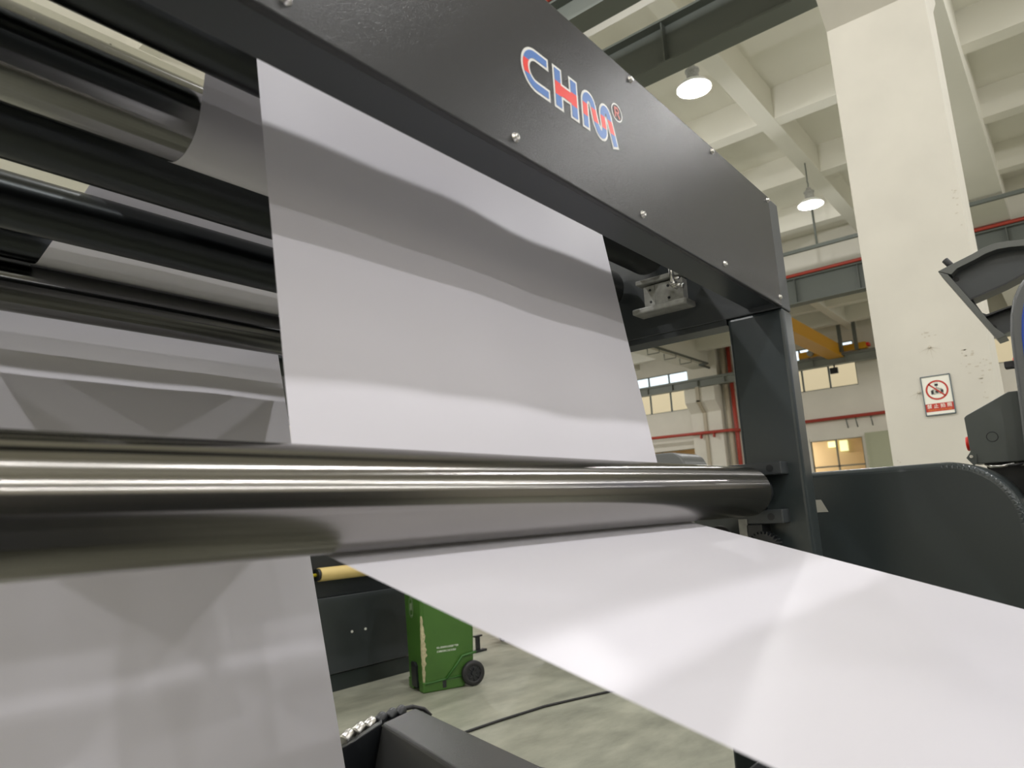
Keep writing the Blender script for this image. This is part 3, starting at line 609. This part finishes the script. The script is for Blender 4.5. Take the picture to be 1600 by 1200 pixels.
# sloping housing low under the web with a row of links along its far end
A_ = lambda x, y, z: (x, y, H + z)
lt = thing('conveyor_arm', 'dark sloping machine arm low under the paper with rounded links', 'machine arm', (2.3, 2.4, 0))
b = MB(); tl, trr = Vector(A_(2.418, 2.865, -0.95)), Vector(A_(2.698, 2.924, -0.95)); nl, nr = Vector(A_(2.134, 2.103, -0.95)), Vector(A_(2.326, 1.824, -0.95))
ext = lambda a, b_: a + (b_ - a) * 1.7
nl, nr = ext(tl, nl), ext(trr, nr)
dn = Vector((0, 0, -0.40)); t = bmesh.new()
lo4 = [t.verts.new(v + dn) for v in (tl + Vector((-0.10, 0.02, 0)), nl + Vector((-0.1, 0, 0)), nr, trr)]; hi4 = [t.verts.new(v) for v in (tl, nl, nr, trr)]
t.faces.new(lo4); t.faces.new(hi4[::-1])
for k in range(4): t.faces.new([lo4[k], lo4[(k + 1) % 4], hi4[(k + 1) % 4], hi4[k]])
bmesh.ops.recalc_face_normals(t, faces=t.faces); bmesh.ops.bevel(t, geom=list(t.edges), offset=0.015, segments=3, profile=0.5, affect='EDGES'); b.merge(t); b.build('housing', paint, lt)
bx = [Vector(A_(2.418, 2.865, -0.95)), Vector(A_(2.26, 2.89, -1.0)), Vector(A_(2.06, 2.95, -1.06))]
b = MB(); b.prism([tuple(v) for v in bx] + [(2.06, 2.95, 0.18), (2.418, 2.865, 0.18)], (0.04, 0.05, 0), 0.004); b.build('end_plate', dark, lt)
cpts = [(2.283, 2.965, -0.995), (2.353, 2.965, -0.980), (2.42, 2.965, -0.972), (2.49, 2.965, -0.966), (2.56, 2.965, -0.963), (2.62, 2.965, -0.963)]
for p_ in cpts:
    d = Vector((0.04, 0.012, 0.012)); c0 = Vector(R_(*p_)); MB().cyl(tuple(c0 - d * 0.8), tuple(c0 + d * 0.8), 0.028, n=16, bev=0.008).build('link', steel if p_[0] < 2.45 else dark, lt)
MB().tube([R_(2.56, 2.965, -0.955), R_(2.62, 2.96, -0.948), R_(2.70, 2.955, -0.952), R_(2.76, 2.93, -0.975), R_(2.78, 2.90, -1.01)], 0.012, 8).build('belt_edge', black, lt)
MB().box(2.0, 2.8, 2.0, 3.05, 0.0, 0.2).build('base', dark, lt)

# ------------------------------------------------------------------ second machine on the right
gt = thing('machine_guard', 'big dark guard panel with rounded corner right of the machine post', 'machine guard', (2.9, 0.7, 0))
cy, cz, rc = 0.385, -0.105, 0.21
pts = [R_(2.8, 1.25, -1.3), R_(2.8, 1.25, 0.106)] + [R_(2.8, cy - rc * math.sin(a), cz + rc * math.cos(a)) for a in [k * math.pi / 40 for k in range(21)]] + [R_(2.8, cy - rc, -1.3)]
b = MB(); b.prism(pts, (0.35, 0, 0), 0.022, 4); b.build('panel', paint_g, gt)
b = MB(); b.prism([R_(2.7985, 0.815, 0.002), R_(2.7985, 0.793, 0.002), R_(2.7985, 0.772, -0.044), R_(2.7985, 0.815, -0.044)], (0.0012, 0, 0)); b.build('tape_patch', tape, gt)
MB().box(2.85, 3.1, 0.3, 1.2, 0, 0.06).build('plinth', dark, gt)
PY = lambda pts, x: [R_(x, y, z) for y, z in pts]
at = thing('console_arm', 'black framed console bracket tilted in front of the cream column', 'bracket', (3.25, 0.2, H + 0.75))
outer = [(0.343, 0.877), (0.28, 0.897), (0.218, 0.916), (0.18, 0.930), (0.141, 0.937), (0.10, 0.934), (0.05, 0.925), (-0.02, 0.90)]
SC = lambda pts, f: [(y * f, z * f) for y, z in pts]
band = outer + [(y - 0.003, z - 0.026) for y, z in outer[::-1][:-1]] + [(0.300, 0.852)]
b = MB(); b.prism(PY(band, 3.2), (0.12, 0, 0), 0.0015); b.build('top_flange', flangegrey, at)
b = MB(); b.prism(PY([(0.3425, 0.8755), (0.312, 0.857), (0.192, 0.612), (0.160, 0.572), (0.191, 0.565)], 3.2005), (0.12, 0, 0), 0.0015); b.build('end_flange', flangegrey, at)
upper = [(0.322, 0.872)] + [(y, z - 0.012) for y, z in outer[1:]] + [(-0.02, 0.775), (0.071, 0.796), (0.135, 0.772), (0.262, 0.738)]
b = MB(); b.prism(PY(SC(upper, 3.25 / 3.2), 3.25), (0.012, 0, 0)); b.prism(PY(SC([(0.262, 0.738), (0.246, 0.738), (0.222, 0.676), (0.205, 0.664), (0.139, 0.681), (0.0, 0.70), (0.0, 0.58), (0.102, 0.601), (0.183, 0.575)], 3.25 / 3.2), 3.25), (0.012, 0, 0)); b.build('frame_plate', paint_s, at)
b = MB(); b.prism(PY([(0.262, 0.742), (0.135, 0.776), (0.071, 0.800), (0.0, 0.785), (0.0, 0.779), (0.071, 0.794), (0.135, 0.770), (0.260, 0.735)], 3.21), (0.1, 0, 0)); b.prism(PY([(0.215, 0.668), (0.139, 0.684), (0.0, 0.703), (0.0, 0.697), (0.139, 0.678), (0.215, 0.661)], 3.21), (0.1, 0, 0)); b.build('inner_lip', dark, at)
for y, z in ((0.285, 0.828), (0.193, 0.612)): MB().cyl(R_(3.25, y * 3.25 / 3.2, z * 3.25 / 3.2), R_(3.246, y * 3.25 / 3.2, z * 3.25 / 3.2), 0.0085, n=16).build('bolt_hole', black, at)
k_ = MB(); k_.cyl(R_(3.23, 0.292, 0.885), R_(3.23, 0.316, 0.925), 0.0125, n=24, bev=0.002); k_.build('knob', black, at)
ct = thing('operator_console', 'rounded grey console with a blue side at the right edge', 'console', (3.05, 0.0, 0))
prof = [(0.02, 0.83), (0.055, 0.80), (0.095, 0.755), (0.120, 0.71), (0.137, 0.65), (0.148, 0.58), (0.154, 0.48), (0.158, 0.38), (0.168, 0.20), (0.175, 0.09), (0.175, -0.2), (-0.35, -0.2), (-0.35, 0.83)]
sc_ = 3.05 / 3.2
b = MB(); b.prism([R_(3.05, y * sc_, z * sc_) for y, z in prof], (0.13, 0, 0), 0.012, 3); b.build('body', consolegrey, ct)
b = MB(); b.prism([R_(3.045, (y - 0.033) * sc_, (z - 0.02 if z > 0.3 else z) * sc_) for y, z in [q for q in prof if q[0] > -0.3 and q[1] > 0.3] ] + [R_(3.045, -0.3, 0.3), R_(3.045, -0.3, 0.76)], (0.02, 0, 0), 0.003); b.build('blue_panel', consoleblue, ct)
b = MB(); b.box(3.06, 3.17, -0.3, 0.1, 0.06, H - 0.19); b.build('pedestal', paint_s, ct)
MB().box(3.0, 3.25, -0.32, 0.16, 0.0, 0.06).build('base', dark, ct)
b = MB(); b.cyl(R_(3.10, 0.150, 0.452), R_(3.10, 0.140, 0.452), 0.018, n=20); b.build('switch_collar', redm, ct)
b = MB(); b.box(3.08, 3.12, 0.146, 0.178, H + 0.432, H + 0.458, 0.004); b.build('rotary_switch', black, ct)
ot = thing('control_box', 'dark grey chamfered box with a round mark above the guard panel', 'control box', (3.3, 0.2, H + 0.1))
octo = [(0.341, 0.282), (0.333, 0.290), (0.188, 0.361), (0.05, 0.358), (0.05, 0.10), (0.339, 0.104)]
b = MB(); b.prism(PY(octo, 3.2), (0.18, 0, 0), 0.003); ob = b.build('body', boxgrey, ot)
b = MB(); b.tube(PY([(0.262 + 0.018 * math.cos(t), 0.200 + 0.018 * math.sin(t)) for t in [k * math.pi / 12 for k in range(24)]], 3.1995), 0.0012, 6, closed=True); b.build('round_mark', dark, ob)
b = MB(); b.cyl(R_(3.26, 0.338, 0.185), R_(3.26, 0.354, 0.185), 0.028, n=24, bev=0.004); b.build('red_button', redm, ot)
b = MB(); b.prism(PY([(0.355, 0.128), (0.335, 0.155), (0.320, 0.14), (0.325, 0.104), (0.335, 0.098)], 3.19), (0.01, 0, 0)); lg = b.build('hinge_lug', boxgrey, ot)
MB().cyl(R_(3.19, 0.338, 0.132), R_(3.186, 0.338, 0.132), 0.006, n=12).build('lug_hole', steel, lg)
b = MB(); b.box(3.25, 3.35, 0.08, 0.3, H - 0.02, H + 0.105); b.build('mounting_post', dark, ot)
for k in range(5):
    y0 = 0.12 + 0.045 * k
    MB().tube([R_(3.22, y0, 0.10), R_(3.20, y0 - 0.015, 0.09), R_(3.19, y0 - 0.05, 0.088), R_(3.2, y0 - 0.09, 0.095)], 0.005, 6).build('cable', black if k % 2 else steel, ot)

# ------------------------------------------------------------------ sign on the column
st = thing('no_photo_sign', 'white and red sign with crossed camera on cream column', 'sign', (XC, 0.857, H + 0.79))
SY0, SY1, SZ0, SZ1 = 0.9565, 0.7515, 0.630, 0.948       # left, right, bottom, top as seen
def SP(u, v, d=0.0): return (XC - 0.008 - d, SY0 + (SY1 - SY0) * u, H + SZ0 + (SZ1 - SZ0) * v)
b = MB(); b.box(XC - 0.008, XC - 0.0005, SY1, SY0, H + SZ0, H + SZ1, 0.002); b.build('board', signwhite, st)
b = MB()
for y0, y1, z0, z1 in ((SY1 - 0.004, SY0 + 0.004, SZ0 - 0.004, SZ0 + 0.003), (SY1 - 0.004, SY0 + 0.004, SZ1 - 0.003, SZ1 + 0.004), (SY1 - 0.004, SY1 + 0.003, SZ0, SZ1), (SY0 - 0.003, SY0 + 0.004, SZ0, SZ1)): b.box(XC - 0.013, XC - 0.0005, y0, y1, H + z0, H + z1)
b.build('frame', signframe, st)
def sface(b, uv, d, mi=0): b.face([SP(u, v, d) for u, v in uv], mi)
asp = (SZ1 - SZ0) / (SY0 - SY1)
b = MB(); sface(b, [(0.012, 0.085), (0.988, 0.085), (0.988, 0.29), (0.012, 0.29)], 0.0006); b.build('red_band', signred, st, recalc=False)
b = MB(); cu, cv, ra = 0.5, 0.63, 0.395
for k in range(48):
    t0, t1 = 2 * math.pi * k / 48, 2 * math.pi * (k + 1) / 48
    sface(b, [(cu + r * math.cos(t), cv + r * math.sin(t) / asp) for r, t in ((ra, t0), (ra, t1), (ra - 0.065, t1), (ra - 0.065, t0))], 0.0012)
q = 0.028; a = math.radians(135); dx, dy = math.cos(a), math.sin(a); L = ra - 0.03
sface(b, [(cu + dx * L - dy * -q, cv + (dy * L + dx * -q) / asp), (cu + dx * L - dy * q, cv + (dy * L + dx * q) / asp), (cu - dx * L - dy * q, cv + (-dy * L + dx * q) / asp), (cu - dx * L - dy * -q, cv + (-dy * L + dx * -q) / asp)], 0.0012)
b.build('prohibition_ring', signred, st, recalc=False)
b = MB()
R4 = lambda u0, u1, v0, v1: [(u0, v0), (u1, v0), (u1, v1), (u0, v1)]
sface(b, [(0.29, 0.52), (0.71, 0.52), (0.72, 0.61), (0.66, 0.665), (0.60, 0.665), (0.57, 0.69), (0.45, 0.69), (0.42, 0.655), (0.34, 0.655), (0.28, 0.61)], 0.0005, 1)
sface(b, R4(0.29, 0.37, 0.535, 0.63), 0.0007, 0); sface(b, R4(0.63, 0.71, 0.56, 0.63), 0.0007, 0)
for r, d, mi in ((0.115, 0.0008, 2), (0.085, 0.0009, 1), (0.055, 0.0010, 0)): sface(b, [(0.50 + r * math.cos(k * math.pi / 10), 0.59 + r * math.sin(k * math.pi / 10) / asp) for k in range(20)], d, mi)
sface(b, R4(0.44, 0.56, 0.735, 0.795), 0.0006, 0); sface(b, [(0.44, 0.81), (0.56, 0.81), (0.60, 0.845), (0.40, 0.845)], 0.0006, 2); sface(b, R4(0.48, 0.52, 0.69, 0.735), 0.0006, 1)
b.build('camera_picture', [dark, signgrey, mat('sign_pale_grey', (0.55, 0.55, 0.48), 0.5)], st, recalc=False)
def text(body, size, u, v, d, m_, name, squeeze=1.0):
    cu_ = bpy.data.curves.new(name, 'FONT'); cu_.body = body; cu_.size = size; cu_.align_x = 'CENTER'; cu_.align_y = 'CENTER'; cu_.offset = size * 0.012
    o = bpy.data.objects.new(name, cu_); C.collection.objects.link(o); dg = bpy.context.evaluated_depsgraph_get()
    me = bpy.data.meshes.new_from_object(o.evaluated_get(dg)); bpy.data.objects.remove(o)
    x = SP(u, v, d)
    me.transform(Matrix(((0, 0, -1, x[0]), (-squeeze, 0, 0, x[1]), (0, 1, 0, x[2]), (0, 0, 0, 1))))
    me.materials.clear(); me.materials.append(m_)
    n = bpy.data.objects.new(name, me); C.collection.objects.link(n); n.parent = st; n.location = -world_loc(st); return n
for k, ch in enumerate('禁止拍照'): text(ch, 0.036, 0.155 + 0.23 * k, 0.215, 0.0012, signwhite, 'sign_character')
text('FORBIDDEN TO TAKE PICTURES', 0.0135, 0.5, 0.122, 0.0012, orange, 'small_print', 0.86)
